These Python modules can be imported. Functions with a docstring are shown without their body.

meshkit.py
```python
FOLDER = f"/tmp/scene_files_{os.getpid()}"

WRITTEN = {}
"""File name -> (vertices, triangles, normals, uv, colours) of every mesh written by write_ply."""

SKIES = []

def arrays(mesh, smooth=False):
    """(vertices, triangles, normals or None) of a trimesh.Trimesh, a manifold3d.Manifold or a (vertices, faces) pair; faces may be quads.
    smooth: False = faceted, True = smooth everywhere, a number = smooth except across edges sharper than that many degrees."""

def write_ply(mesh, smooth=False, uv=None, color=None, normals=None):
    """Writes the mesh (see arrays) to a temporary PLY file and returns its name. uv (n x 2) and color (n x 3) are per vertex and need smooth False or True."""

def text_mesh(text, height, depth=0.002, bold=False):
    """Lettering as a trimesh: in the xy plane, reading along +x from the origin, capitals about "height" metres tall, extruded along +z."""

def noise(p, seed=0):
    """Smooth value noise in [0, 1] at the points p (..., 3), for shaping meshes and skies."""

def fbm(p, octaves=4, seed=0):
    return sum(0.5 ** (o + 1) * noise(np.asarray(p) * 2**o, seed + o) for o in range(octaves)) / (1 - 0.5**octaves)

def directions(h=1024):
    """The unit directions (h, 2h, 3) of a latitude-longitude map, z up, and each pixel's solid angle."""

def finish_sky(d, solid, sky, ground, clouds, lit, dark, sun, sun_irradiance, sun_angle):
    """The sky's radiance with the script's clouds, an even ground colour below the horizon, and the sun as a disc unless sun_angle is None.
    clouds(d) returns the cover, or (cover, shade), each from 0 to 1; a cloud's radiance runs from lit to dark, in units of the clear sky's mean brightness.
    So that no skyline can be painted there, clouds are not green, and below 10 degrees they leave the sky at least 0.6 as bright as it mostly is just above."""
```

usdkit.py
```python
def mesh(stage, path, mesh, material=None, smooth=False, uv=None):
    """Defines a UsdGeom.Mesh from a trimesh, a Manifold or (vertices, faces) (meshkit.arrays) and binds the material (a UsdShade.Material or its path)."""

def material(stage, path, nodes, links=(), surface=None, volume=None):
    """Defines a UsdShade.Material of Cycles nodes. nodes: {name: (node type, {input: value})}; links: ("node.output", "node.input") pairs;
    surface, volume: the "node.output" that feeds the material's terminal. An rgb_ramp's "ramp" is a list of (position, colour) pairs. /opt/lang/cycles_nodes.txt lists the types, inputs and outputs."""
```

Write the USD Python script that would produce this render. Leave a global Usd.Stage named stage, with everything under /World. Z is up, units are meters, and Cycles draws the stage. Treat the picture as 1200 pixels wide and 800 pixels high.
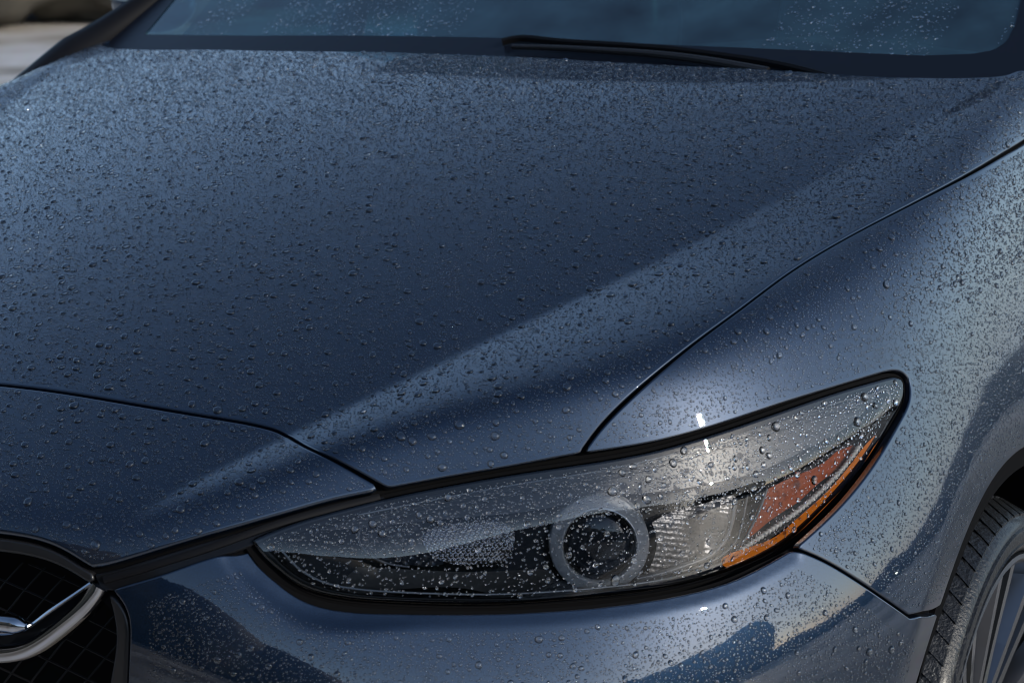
import math, random
import numpy as np, trimesh, usdkit, meshkit
import shapely
from shapely.geometry import Polygon, LineString, Point
from scipy.interpolate import CubicSpline, RegularGridInterpolator
from scipy.spatial import Delaunay, cKDTree
from pxr import Usd, UsdGeom, UsdLux, UsdShade, Gf, Sdf, Vt

stage = Usd.Stage.CreateInMemory()
UsdGeom.SetStageUpAxis(stage, UsdGeom.Tokens.z)
UsdGeom.SetStageMetersPerUnit(stage, 1.0)
world = UsdGeom.Xform.Define(stage, '/World')
stage.SetDefaultPrim(world.GetPrim())
rng = np.random.default_rng(7)

# ------------------------------------------------------------------ camera, sky, sun, exposure
EXPOSURE = 0.45
SKY = 0.10
HAZE = (3.5, 4.8, 6.3)      # pale haze low over the whole horizon
SUN = 0.45
SUN_DIR = np.array([0.92, -0.09, 0.37]); SUN_DIR /= np.linalg.norm(SUN_DIR)
CAM = np.array([1.4034, -1.182, 1.2288]); YAW, PIT, ROL, FPX = .5195, .2309, -.0151, 2277.2
FW = np.array([-np.sin(YAW)*np.cos(PIT), np.cos(YAW)*np.cos(PIT), -np.sin(PIT)])
R0 = np.cross(FW, [0, 0, 1]); R0 /= np.linalg.norm(R0); U0 = np.cross(R0, FW)
RT = R0*np.cos(ROL) + U0*np.sin(ROL); UP = -R0*np.sin(ROL) + U0*np.cos(ROL)
cam = UsdGeom.Camera.Define(stage, '/World/camera')
m = np.eye(4); m[0, :3] = RT; m[1, :3] = UP; m[2, :3] = -FW; m[3, :3] = CAM
cam.AddTransformOp().Set(Gf.Matrix4d(m.tolist()))
cam.CreateHorizontalApertureAttr(36.0); cam.CreateVerticalApertureAttr(24.0)
cam.CreateFocalLengthAttr(36.0*FPX/1200)
cam.CreateClippingRangeAttr(Gf.Vec2f(0.05, 500))
cam.CreateFStopAttr(9.5); cam.CreateFocusDistanceAttr(1.95)
cam.CreateExposureAttr(EXPOSURE)

dome = UsdLux.DomeLight.Define(stage, '/World/sky_light')
sun = UsdLux.DistantLight.Define(stage, '/World/sun_light')
sun.CreateNormalizeAttr(True); sun.CreateIntensityAttr(SUN); sun.CreateAngleAttr(0.53); sun.CreateColorAttr(Gf.Vec3f(1.0, .93, .82))
zz = SUN_DIR; xx = np.cross([0, 0, 1], zz); xx /= np.linalg.norm(xx); yy = np.cross(zz, xx)
m = np.eye(4); m[0, :3] = xx; m[1, :3] = yy; m[2, :3] = zz
sun.AddTransformOp().Set(Gf.Matrix4d(m.tolist()))
M = {}
def mat(name, nodes, links=(), surface='p.BSDF'):
    M[name] = usdkit.material(stage, '/World/Looks/' + name, nodes, links, surface=surface)
    return M[name]
skymat = mat('sky', {'s': ('sky_texture', {'sky_type': 'single_scattering', 'sun_disc': False, 'sun_elevation': float(math.asin(SUN_DIR[2])),
             'sun_rotation': float(math.atan2(SUN_DIR[0], SUN_DIR[1])), 'air_density': 1.0, 'aerosol_density': 1.0, 'ozone_density': 3.0}),
             'tc': ('texture_coordinate', {}), 'xyz': ('separate_xyz', {}), 'zc': ('math', {'math_type': 'maximum', 'value2': 0.0}),
             'ms': ('math', {'math_type': 'multiply', 'value2': -1/.20}), 'ex': ('math', {'math_type': 'exponent'}), 'sc': ('math', {'math_type': 'multiply', 'value2': 1.6}),
             'hz': ('mix', {'mix_type': 'mix', 'color1': (0, 0, 0), 'color2': HAZE}), 'ad': ('mix', {'mix_type': 'add', 'fac': 1.0}),
             'b': ('background_shader', {'strength': SKY})},
             [('tc.generated', 'xyz.vector'), ('xyz.z', 'zc.value1'), ('zc.value', 'ms.value1'), ('ms.value', 'ex.value1'), ('ex.value', 'sc.value1'), ('sc.value', 'hz.fac'), ('s.color', 'ad.color1'), ('hz.color', 'ad.color2'), ('ad.color', 'b.color')], surface='b.background')
UsdShade.MaterialBindingAPI.Apply(dome.GetPrim()).Bind(skymat)

# ------------------------------------------------------------------ scene helpers
used = {}
def numbered(path):
    n = used.get(path, 0); used[path] = n + 1
    return path if n == 0 else f'{path}_{n:03d}'
def tag(o, label=None, cat=None, group=None, kind=None):
    p = o.GetPrim() if hasattr(o, 'GetPrim') else o
    for k, v in (('label', label), ('category', cat), ('group', group), ('kind', kind)):
        if v: p.SetCustomDataByKey(k, v)
    return p
def obj(name, mesh, material, parent=None, smooth=40, normals=None, label=None):
    base = str(parent.GetPath()) if parent is not None else '/World'
    path = numbered(base + '/' + name)
    o = usdkit.mesh(stage, path, mesh, M[material], smooth=False if normals is not None else smooth)
    if normals is not None:
        o.CreateNormalsAttr(Vt.Vec3fArray.FromNumpy(np.asarray(normals, np.float32))); o.SetNormalsInterpolation('vertex')
    if label: tag(o, label)
    return o.GetPrim()
def thing(name, label, cat, group=None):
    x = UsdGeom.Xform.Define(stage, numbered('/World/' + name))
    return tag(x, label, cat, group)
def join(*ms):
    ms = [a for b in ms for a in (b if isinstance(b, list) else [b])]
    return trimesh.util.concatenate([a if isinstance(a, trimesh.Trimesh) else trimesh.Trimesh(a[0], a[1], process=False) for a in ms])

# ------------------------------------------------------------------ materials
mat('paint', {'g': ('geometry', {}), 'n': ('noise_texture', {'scale': 900.0, 'detail': 1.0}), 'r': ('rgb_ramp', {'ramp': [(.3, (.0045, .014, .033)), (.7, (.008, .022, .049))]}),
    'p': ('principled_bsdf', {'metallic': .95, 'roughness': .42, 'coat_weight': 1.0, 'coat_roughness': .010, 'coat_ior': 1.85}),
    'on': ('noise_texture', {'scale': 420.0, 'detail': 1.0}), 'ob': ('bump', {'strength': 1.0, 'distance': .000012})},
    [('g.position', 'on.vector'), ('on.fac', 'ob.height'), ('ob.normal', 'p.coat_normal'), ('g.position', 'n.vector'), ('n.fac', 'r.fac'), ('r.color', 'p.base_color')])
mat('black_plastic', {'p': ('principled_bsdf', {'base_color': (.012, .012, .013), 'roughness': .38})})
mat('rubber', {'p': ('principled_bsdf', {'base_color': (.005, .005, .006), 'roughness': .5, 'specular_ior_level': .15})})
mat('void', {'p': ('principled_bsdf', {'base_color': (.003, .003, .0035), 'roughness': .8, 'specular_ior_level': .08})})
mat('grey_trim', {'p': ('principled_bsdf', {'base_color': (.010, .010, .011), 'roughness': .3})})
mat('gloss_black', {'p': ('principled_bsdf', {'base_color': (.006, .0065, .008), 'roughness': .18, 'specular_ior_level': .2})})
mat('chrome', {'p': ('principled_bsdf', {'base_color': (.55, .55, .57), 'metallic': 1.0, 'roughness': .09})})
mat('satin_chrome', {'p': ('principled_bsdf', {'base_color': (.80, .81, .83), 'metallic': .3, 'roughness': .18})})
mat('reflector', {'g': ('geometry', {}), 'n': ('noise_texture', {'scale': 260.0, 'detail': 2.0}), 'b': ('bump', {'strength': .5, 'distance': .0015}),
    'p': ('principled_bsdf', {'base_color': (.13, .13, .138), 'metallic': .85, 'roughness': .36})}, [('g.position', 'n.vector'), ('n.fac', 'b.height'), ('b.normal', 'p.normal')])
mat('amber_dark', {'g': ('geometry', {}), 'n': ('noise_texture', {'scale': 300.0, 'detail': 1.0}), 'b': ('bump', {'strength': .4, 'distance': .001}),
    'p': ('principled_bsdf', {'base_color': (.22, .040, .004), 'roughness': .14, 'specular_ior_level': .6})}, [('g.position', 'n.vector'), ('n.fac', 'b.height'), ('b.normal', 'p.normal')])
mat('amber', {'g': ('geometry', {}), 'n': ('noise_texture', {'scale': 300.0, 'detail': 1.0}), 'b': ('bump', {'strength': .4, 'distance': .001}),
    'p': ('principled_bsdf', {'base_color': (.44, .125, .008), 'roughness': .16, 'specular_ior_level': .6})}, [('g.position', 'n.vector'), ('n.fac', 'b.height'), ('b.normal', 'p.normal')])
mat('clear_guide', {'p': ('principled_bsdf', {'base_color': (.16, .165, .175), 'roughness': .12, 'metallic': .4})})
mat('white_guide', {'p': ('principled_bsdf', {'base_color': (.40, .41, .42), 'roughness': .12})})
mat('silver_plastic', {'p': ('principled_bsdf', {'base_color': (.034, .037, .043), 'metallic': .0, 'roughness': .35})})
mat('dark_glass', {'p': ('principled_bsdf', {'base_color': (.022, .026, .034), 'roughness': .06, 'coat_weight': .5})})
def pane(name, tint, ior=1.5, rough=0.0):
    mat(name, {'f': ('fresnel', {'IOR': ior}), 't': ('transparent_bsdf', {'color': tint}), 'g': ('glossy_bsdf', {'color': (1, 1, 1), 'roughness': rough}), 'm': ('mix_closure', {})},
        [('f.fac', 'm.fac'), ('t.BSDF', 'm.closure1'), ('g.BSDF', 'm.closure2')], surface='m.closure')
pane('lens_clear', (.90, .91, .92), 1.68)
pane('side_glass', (.20, .40, .46), 1.6)
mat('windscreen_glass', {'f': ('fresnel', {'IOR': 1.8}), 't': ('transparent_bsdf', {'color': (.16, .36, .44)}), 'g': ('glossy_bsdf', {'color': (1, 1, 1), 'roughness': 0.0}), 'm': ('mix_closure', {}),
    'd': ('diffuse_bsdf', {'color': (.075, .17, .24)}), 'q': ('mix_closure', {}), 'ge': ('geometry', {}), 'nz': ('noise_texture', {'scale': 9.0, 'detail': 4.0}), 'mr': ('map_range', {'from_min': .32, 'from_max': .68, 'to_min': .06, 'to_max': .26})},
    [('f.fac', 'm.fac'), ('t.BSDF', 'm.closure1'), ('g.BSDF', 'm.closure2'), ('m.closure', 'q.closure1'), ('d.BSDF', 'q.closure2'), ('ge.position', 'nz.vector'), ('nz.fac', 'mr.value'), ('mr.result', 'q.fac')], surface='q.closure')
mat('water', {'f': ('fresnel', {'IOR': 1.68}), 'r': ('refraction_bsdf', {'color': (1, 1, 1), 'roughness': 0.0, 'IOR': 1.33}), 'g': ('glossy_bsdf', {'color': (1, 1, 1), 'roughness': .05}), 'm': ('mix_closure', {})},
    [('f.fac', 'm.fac'), ('r.BSDF', 'm.closure1'), ('g.BSDF', 'm.closure2')], surface='m.closure')
mat('tyre', {'g': ('geometry', {}), 'n': ('noise_texture', {'scale': 220.0, 'detail': 3.0}), 'b': ('bump', {'strength': .6, 'distance': .003}), 'p': ('principled_bsdf', {'base_color': (.007, .007, .007), 'roughness': .42, 'coat_weight': .22, 'coat_roughness': .15})},
    [('g.position', 'n.vector'), ('n.fac', 'b.height'), ('b.normal', 'p.normal')])
mat('alloy_dark', {'p': ('principled_bsdf', {'base_color': (.05, .052, .056), 'metallic': .9, 'roughness': .30, 'coat_weight': .6})})
mat('alloy_bright', {'p': ('principled_bsdf', {'base_color': (.20, .20, .21), 'metallic': 1.0, 'roughness': .25})})
mat('frit', {'p': ('principled_bsdf', {'base_color': (.005, .007, .012), 'roughness': .3, 'specular_ior_level': .2})})
mat('brake_steel', {'p': ('principled_bsdf', {'base_color': (.25, .25, .26), 'metallic': 1.0, 'roughness': .35})})
mat('dash_grey', {'p': ('principled_bsdf', {'base_color': (.035, .04, .042), 'roughness': .8})})
mat('ground', {'g': ('geometry', {}), 'n': ('noise_texture', {'scale': .55, 'detail': 6.0, 'roughness': .6}), 'n2': ('noise_texture', {'scale': 14.0, 'detail': 4.0}),
    'r': ('rgb_ramp', {'ramp': [(.34, (.10, .085, .07)), (.45, (.34, .29, .23)), (.53, (.55, .49, .42)), (.64, (.74, .70, .66))]}),
    'x': ('mix', {'mix_type': 'multiply', 'fac': .3}), 'p': ('principled_bsdf', {'roughness': .5})},
    [('g.position', 'n.vector'), ('g.position', 'n2.vector'), ('n.fac', 'r.fac'), ('r.color', 'x.color1'), ('n2.color', 'x.color2'), ('x.color', 'p.base_color')])
mat('foliage', {'o': ('object_info', {}), 'g': ('geometry', {}), 'n': ('noise_texture', {'scale': .7, 'detail': 3.0}), 'r': ('rgb_ramp', {'ramp': [(.3, (.030, .028, .022)), (.7, (.085, .076, .060))]}),
    'p': ('principled_bsdf', {'roughness': .7})}, [('g.position', 'n.vector'), ('n.fac', 'r.fac'), ('r.color', 'p.base_color')])
mat('bark', {'p': ('principled_bsdf', {'base_color': (.07, .055, .045), 'roughness': .8})})
mat('wall_beige', {'p': ('principled_bsdf', {'base_color': (.36, .32, .27), 'roughness': .7})})
mat('roof_grey', {'p': ('principled_bsdf', {'base_color': (.07, .065, .065), 'roughness': .7})})

# ------------------------------------------------------------------ the body of the car: x to its left side, y to its rear, z up
NS = CubicSpline([-.3, -.02, .2, .4, .636, .877, 1.03, 1.26, 1.56, 2.2], [-.22, .035, .20, .297, .332, .280, .204, .026, -.245, -.86])
XC = CubicSpline([-.3, .06, .20, .44, .69, 1.107, 1.6], [.24, .298, .364, .476, .580, .705, .84])
AY, AZ, AR = .8893, .2550, .353            # wheel arch
def sp(t, w): return .5*(t + np.sqrt(t*t + w*w))
def sm(t):
    t = np.clip(t, 0, 1); return t*t*t*(t*(6*t - 15) + 10)
KA, KS, KW = .305, .185, .042
def H(x, y):
    ax = np.sqrt(x*x + .02**2); v = y - .6
    h = .8862 + .2634*v - .1081*v*v - (.148 - .168*v)*ax*ax
    ss = sp(ax - XC(y), .005); si = sp(XC(y) - ax, .005)
    return h + (KA - .16*sm((y - .30)/.65))*(ss - KW*np.log((1 + np.exp((ss - KS)/KW))/(1 + math.exp(-KS/KW)))) + .05*.12*(1 - np.exp(-si/.12))
def G(x, y, z):
    ax = np.sqrt(x*x + .06**2)
    s = (ax + y)*.70710678; n = (ax - y)*.70710678
    z0 = .665 - .125*sm((s - .10)/.55)
    mm = .85 - .40*sm((s - .3)/.8)
    d = AR + .054 - np.hypot(y - AY, z - AZ)
    flare = .30*sp(np.minimum(d, .09), .003)*sm((ax - .55)/.15)
    return (n - NS(s) + mm*sp(z - z0, .09) - .42*(1 - sm((s - .55)/.5))*sp(z - .705, .05) + flare)/np.sqrt(1 + .3*mm*mm)
def F(P):
    x, y, z = P[..., 0], P[..., 1], P[..., 2]
    a = z - H(x, y); b = G(x, y, z)
    k = .010 + .012*sm((np.abs(x) - .55)/.25); mx = np.maximum(a, b)
    return mx + k*np.log(np.exp((a - mx)/k) + np.exp((b - mx)/k))
EYE3 = np.eye(3)
def grad(P, e=4e-4):
    g = np.stack([F(P + EYE3[k]*e) - F(P - EYE3[k]*e) for k in range(3)], -1)
    return g/np.linalg.norm(g, axis=-1, keepdims=True)
def march(o, d, t0, t1, off=0.0, n=200, it=26, fn=None):
    fn = fn or F
    ts = np.linspace(t0, t1, n); o = np.broadcast_to(o, d.shape)
    lo = np.full(len(d), np.nan); hi = lo.copy(); prev = None
    for i, t in enumerate(ts):
        f = fn(o + d*t) + off
        if prev is not None:
            w = np.isnan(lo) & (prev > 0) & (f <= 0); lo[w] = ts[i-1]; hi[w] = t
        prev = f
    for _ in range(it):
        mid = .5*(lo + hi); g = fn(o + d*mid[:, None]) + off > 0
        lo = np.where(g, mid, lo); hi = np.where(g, hi, mid)
    return .5*(lo + hi)
def rays(p):
    p = np.asarray(p, float).reshape(-1, 2)
    d = FW + ((p[:, 0] - 600)/FPX)[:, None]*RT - ((p[:, 1] - 400)/FPX)[:, None]*UP
    return d/np.linalg.norm(d, axis=1, keepdims=True)
def proj(X):
    d = np.asarray(X) - CAM; z = d @ FW
    return np.c_[600 + FPX*(d @ RT)/z, 400 - FPX*(d @ UP)/z]
def hit(p, off=0.0, fn=None):
    d = rays(p); return CAM + d*march(CAM, d, 1.0, 5.0, off, fn=fn)[:, None]
# a drawing plane for the panels, seen from the front, left and above
DV = np.array([-.42, .55, -.72]); DV /= np.linalg.norm(DV)
EU = np.cross(DV, [0, 0, 1]); EU /= np.linalg.norm(EU); EV = np.cross(EU, DV)
def uv(P): return np.c_[P @ EU, P @ EV]
us, vs = np.arange(-1.1, 1.35, .012), np.arange(-.55, 1.5, .012)
gu, gv = np.meshgrid(us, vs, indexing='ij')
o_ = gu.ravel()[:, None]*EU + gv.ravel()[:, None]*EV
tg = march(o_, np.broadcast_to(DV, o_.shape), -3, 1.2, n=211, it=16).reshape(gu.shape)
bad = np.isnan(tg)
if bad.any():
    tt = cKDTree(np.c_[gu[~bad], gv[~bad]]); tg[bad] = tg[~bad][tt.query(np.c_[gu[bad], gv[bad]])[1]]
TG = RegularGridInterpolator((us, vs), tg, bounds_error=False, fill_value=None)
def surf(q, off=0.0):
    q = np.asarray(q, float); o = q[:, :1]*EU + q[:, 1:]*EV
    t = TG(q) + off/.7
    for _ in range(10):
        P = o + DV*t[:, None]; f = F(P) + off
        df = (F(P + DV*1e-4) - F(P - DV*1e-4))/2e-4
        t = t - np.clip(f/np.minimum(df, -.08), -.02, .02)
    return o + DV*t[:, None]
def side(yz):                               # points of the left flank at given (y, z)
    yz = np.asarray(yz, float); o = np.c_[np.full(len(yz), 1.3), yz]
    t = march(o, np.broadcast_to([-1., 0, 0], o.shape), 0, 1.2); return o + np.array([-1., 0, 0])*t[:, None]
def front(xz):
    xz = np.asarray(xz, float); o = np.c_[xz[:, 0], np.full(len(xz), -.5), xz[:, 1]]
    t = march(o, np.broadcast_to([0, 1., 0], o.shape), 0, 1.5); return o + np.array([0, 1., 0])*t[:, None]
def top(xy):
    xy = np.asarray(xy, float); o = np.c_[xy, np.full(len(xy), 1.4)]
    t = march(o, np.broadcast_to([0, 0, -1.], o.shape), 0, 1.3); return o + np.array([0, 0, -1.])*t[:, None]
def spl(p, step=.004):
    """A smooth curve through points, resampled."""
    p = np.asarray(p, float); t = np.r_[0, np.cumsum(np.linalg.norm(np.diff(p, axis=0), axis=1))]
    c = CubicSpline(t, p, bc_type='natural'); return c(np.linspace(0, t[-1], max(2, int(t[-1]/step) + 1)))
def tr(p, off=0.0): return spl(hit(p, off))           # traced seam, as a smooth curve in the place
def mir(P): return np.asarray(P)*[-1, 1, 1]

def triangulate(poly, h, hb):
    """Points and triangles of a polygon, its boundary loops (inside on the left)."""
    poly = shapely.geometry.polygon.orient(poly, 1.0)
    pts, loops, n = [], [], 0
    for ring in [poly.exterior, *poly.interiors]:
        k = max(8, int(ring.length/hb)); r = np.array([ring.interpolate(i/k, normalized=True).coords[0] for i in range(k)])
        pts.append(r); loops.append(np.arange(n, n + k)); n += k
    x0, y0, x1, y1 = poly.bounds
    gx, gy = np.meshgrid(np.arange(x0, x1, h), np.arange(y0, y1, h*.866)); gx = gx + (np.arange(gx.shape[0]) % 2)[:, None]*h/2
    g = np.c_[gx.ravel(), gy.ravel()]; inner = poly.buffer(-.6*h)
    shapely.prepare(inner); g = g[shapely.contains_xy(inner, g[:, 0], g[:, 1])]
    p = np.vstack(pts + [g]); f = Delaunay(p).simplices
    c = p[f].mean(1); shapely.prepare(poly); f = f[shapely.contains_xy(poly, c[:, 0], c[:, 1])]
    a = p[f]; ar = np.cross(a[:, 1] - a[:, 0], a[:, 2] - a[:, 0]); f = f[np.abs(ar) > 1e-10]; ar = ar[np.abs(ar) > 1e-10]
    f[ar < 0] = f[ar < 0][:, [0, 2, 1]]
    return p, f, loops
def biggest(g): return max(g.geoms, key=lambda a: a.area) if hasattr(g, 'geoms') else g
def panel(poly, h=.006, hb=.003, gap=.002, rad=.0022, depth=.016, off=0.0, clip=None, disp=None, twin=False):
    """A sheet panel lying on the body inside the polygon (drawing plane), its edges rounded and turned inwards. twin: joined with its mirror image."""
    q = biggest(poly.buffer(-gap - rad*.7, join_style='mitre'))
    if clip is not None: q = biggest(q.intersection(clip))
    p, f, loops = triangulate(q, h, hb)
    P = surf(p, off); n = grad(P)
    if disp is not None:
        P = surf(p, off + disp(p)); n = trimesh.Trimesh(P, f, process=False).vertex_normals.copy()
        if (n*grad(P)).sum() < 0: n = -n
    V, N, T = [P], [n], [f]; base = len(P)
    for lp in loops:
        a = P[lp]; nn = n[lp]; t = np.roll(a, -1, 0) - np.roll(a, 1, 0)
        o = np.cross(t, nn); o /= np.linalg.norm(o, axis=1, keepdims=True) + 1e-12
        o = (np.roll(o, 1, 0) + o*2 + np.roll(o, -1, 0)); o /= np.linalg.norm(o, axis=1, keepdims=True) + 1e-12
        prev = lp; k = len(lp); skip = np.abs(a[:, 0]) < 1e-3 if twin else np.zeros(k, bool)
        for th in (30, 60, 90, None):
            if th is None: ring = ring - nn*depth; rn = o
            else:
                c, s = math.cos(math.radians(th)), math.sin(math.radians(th)); ring = a + o*rad*s - nn*rad*(1 - c); rn = nn*c + o*s
            V.append(ring); N.append(rn); idx = np.arange(base, base + k); base += k
            j = np.roll(np.arange(k), -1); ok = ~(skip & skip[j])
            T.append(np.c_[prev, idx, idx[j]][ok]); T.append(np.c_[prev, idx[j], prev[j]][ok]); prev = idx
    V, N, T = np.vstack(V), np.vstack(N), np.vstack(T)
    if twin:
        V2, N2 = mir(V), mir(N); T = np.vstack([T, T[:, [0, 2, 1]] + len(V)]); V = np.vstack([V, V2]); N = np.vstack([N, N2])
    return (V, T), N
def mirrored(mn):
    (V, T), N = mn; return (mir(V), T[:, [0, 2, 1]]), mir(N)
def sheet(poly, h, off, bulge=None):
    p, f, loops = triangulate(poly, h, h); P = surf(p, off); n = grad(P)
    if bulge is not None: P = P + n*bulge(p, P)[:, None]
    return trimesh.Trimesh(P, f, process=False)
def tube(path, r, sides=10, closed=False):
    p = np.asarray(path, float); k = len(p)
    t = (np.roll(p, -1, 0) - np.roll(p, 1, 0)) if closed else np.gradient(p, axis=0)
    t /= np.linalg.norm(t, axis=1, keepdims=True)
    up = np.array([.3, .2, .93]); a = np.cross(t, up); a /= np.linalg.norm(a, axis=1, keepdims=True); b = np.cross(t, a)
    r = np.broadcast_to(r, (k,)); ang = np.arange(sides)*2*np.pi/sides
    V = (p[:, None] + r[:, None, None]*(np.cos(ang)[None, :, None]*a[:, None] + np.sin(ang)[None, :, None]*b[:, None])).reshape(-1, 3)
    F_ = []
    for i in range(k if closed else k - 1):
        i2 = (i + 1) % k
        for j in range(sides):
            j2 = (j + 1) % sides; F_ += [(i*sides + j, i*sides + j2, i2*sides + j2), (i*sides + j, i2*sides + j2, i2*sides + j)]
    if not closed:
        V = np.vstack([V, p[0], p[-1]]); c0, c1 = k*sides, k*sides + 1
        for j in range(sides):
            j2 = (j + 1) % sides; F_ += [(c0, j2, j), (c1, (k-1)*sides + j, (k-1)*sides + j2)]
    return trimesh.Trimesh(V, np.array(F_), process=False)
def strip(path, section, up=None):
    """Sweeps a section (across, out) along a path lying on the body; out follows the body's normal."""
    p = np.asarray(path, float); n = grad(p) if up is None else np.broadcast_to(up, p.shape)
    t = np.gradient(p, axis=0); t /= np.linalg.norm(t, axis=1, keepdims=True); a = np.cross(n, t); a /= np.linalg.norm(a, axis=1, keepdims=True); n = np.cross(t, a)
    s = np.asarray(section, float); k = len(s)
    V = (p[:, None] + a[:, None]*s[None, :, :1] + n[:, None]*s[None, :, 1:]).reshape(-1, 3); F_ = []
    for i in range(len(p) - 1):
        for j in range(k):
            j2 = (j + 1) % k; F_ += [(i*k + j, i*k + j2, (i+1)*k + j2), (i*k + j, (i+1)*k + j2, (i+1)*k + j)]
    for e in (0, (len(p) - 1)*k):
        for j in range(1, k - 1): F_.append((e, e + j, e + j + 1))
    return trimesh.Trimesh(V, np.array(F_), process=False)
def lathe(center, axis, prof, sides=64):
    axis = np.asarray(axis, float)/np.linalg.norm(axis); a = np.cross(axis, [0, 0, 1.]); a /= np.linalg.norm(a); b = np.cross(axis, a)
    ang = np.arange(sides)*2*np.pi/sides; k = len(prof)
    V = np.array([center + axis*h + r*(np.cos(t)*a + np.sin(t)*b) for t in ang for r, h in prof]); F_ = []
    for i in range(sides):
        i2 = (i + 1) % sides
        for j in range(k - 1): F_ += [(i*k + j, i*k + j + 1, i2*k + j + 1), (i*k + j, i2*k + j + 1, i2*k + j)]
    return trimesh.Trimesh(V, np.array(F_), process=False)
def PG(*curves): return Polygon(uv(np.vstack(curves))).buffer(0)

# ------------------------------------------------------------------ setting
gz = -.078
gv_ = np.array([[-90, -90, gz], [90, -90, gz], [90, 90, gz], [-90, 90, gz]], float)
tag(obj('ground', (gv_, np.array([[0, 1, 2], [0, 2, 3]])), 'ground', smooth=False), 'pale wet gravel and old snow beyond the car', 'ground', kind='structure')

def leaves(cx, cy, r, h, n, g, rough=.55):
    q = trimesh.creation.icosphere(4, 1.0); v = q.vertices; k = .9 - .5*rough + rough*meshkit.fbm(v*2.2 + g.uniform(0, 50, 3), 4)
    q.vertices = v*k[:, None]*[r*1.25, r*1.25, h*.55] + [cx, cy, gz + h*.42]; return q
g_ = np.random.default_rng(3); ms = []
for az in np.arange(-75, 100, 2.6):
    d = 19 + g_.uniform(-2, 4); hh = g_.uniform(1.2, 1.8) if az < 15 else g_.uniform(.6, 1.1)
    ms.append(leaves(d*math.sin(math.radians(az)), 1 + d*math.cos(math.radians(az)), g_.uniform(1.2, 1.9), hh, 700, g_))
for az in np.arange(88, 290, 2.4):
    d = 20 + g_.uniform(-2, 3); ms.append(leaves(d*math.sin(math.radians(az)), d*math.cos(math.radians(az)), g_.uniform(1.6, 2.6), g_.uniform(3.9, 4.4) if 86 < az < 172 else g_.uniform(2.0, 2.6), 700, g_, .14))
for x, y, r, h in ((-5.5, -10.5, 2.6, 8.2), (-2.4, -11.5, 2.8, 8.8), (.6, -12.5, 2.2, 7.4), (-9, -9, 2.6, 7.5), (3.4, -12.2, 2.3, 6.4), (6.3, -12.0, 2.2, 4.6), (9.2, -11, 2.4, 3.7)): ms.append(leaves(x, y, r, h, 1, g_, .12))
tag(obj('hedge', join(ms), 'foliage', smooth=True), 'dark straggly hedge and scrub round the parking place', 'hedge', kind='stuff')

# ------------------------------------------------------------------ seams of the car, traced once, shared by the panels on both sides
cut = tr([(0, 450), (60, 457), (150, 471.5), (230, 485), (285, 494)]); cut_b = tr([(285, 494), (308, 499), (325, 504), (340, 511)]); cut_c = tr([(340, 511), (380, 532.5), (420, 554), (453, 572.5)])
cut0 = np.array([[0., cut[0, 1] - .004, 0]]); cut0[0, 2] = top(cut0[:, :2])[0, 2]
CUT = np.vstack([cut0, cut, cut_b, cut_c])
LAMP_TOP = tr([(455, 573.5), (520, 561.5), (600, 548), (682, 533)]); LAMP_TOP2 = tr([(682, 533), (760, 520.5), (840, 499.5), (920, 473), (980, 454.5), (1030, 439.5), (1045, 436), (1056, 437), (1064, 444), (1066, 455), (1056, 488), (1022, 545), (972, 604), (931, 641)])
SEAM = tr([(681, 532), (700, 506), (730, 474), (770, 438), (820, 397), (870, 360), (920, 322.5), (1000, 274), (1060, 243), (1130, 207.5), (1180, 179), (1200, 167), (1216, 150), (1222, 130)])
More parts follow.
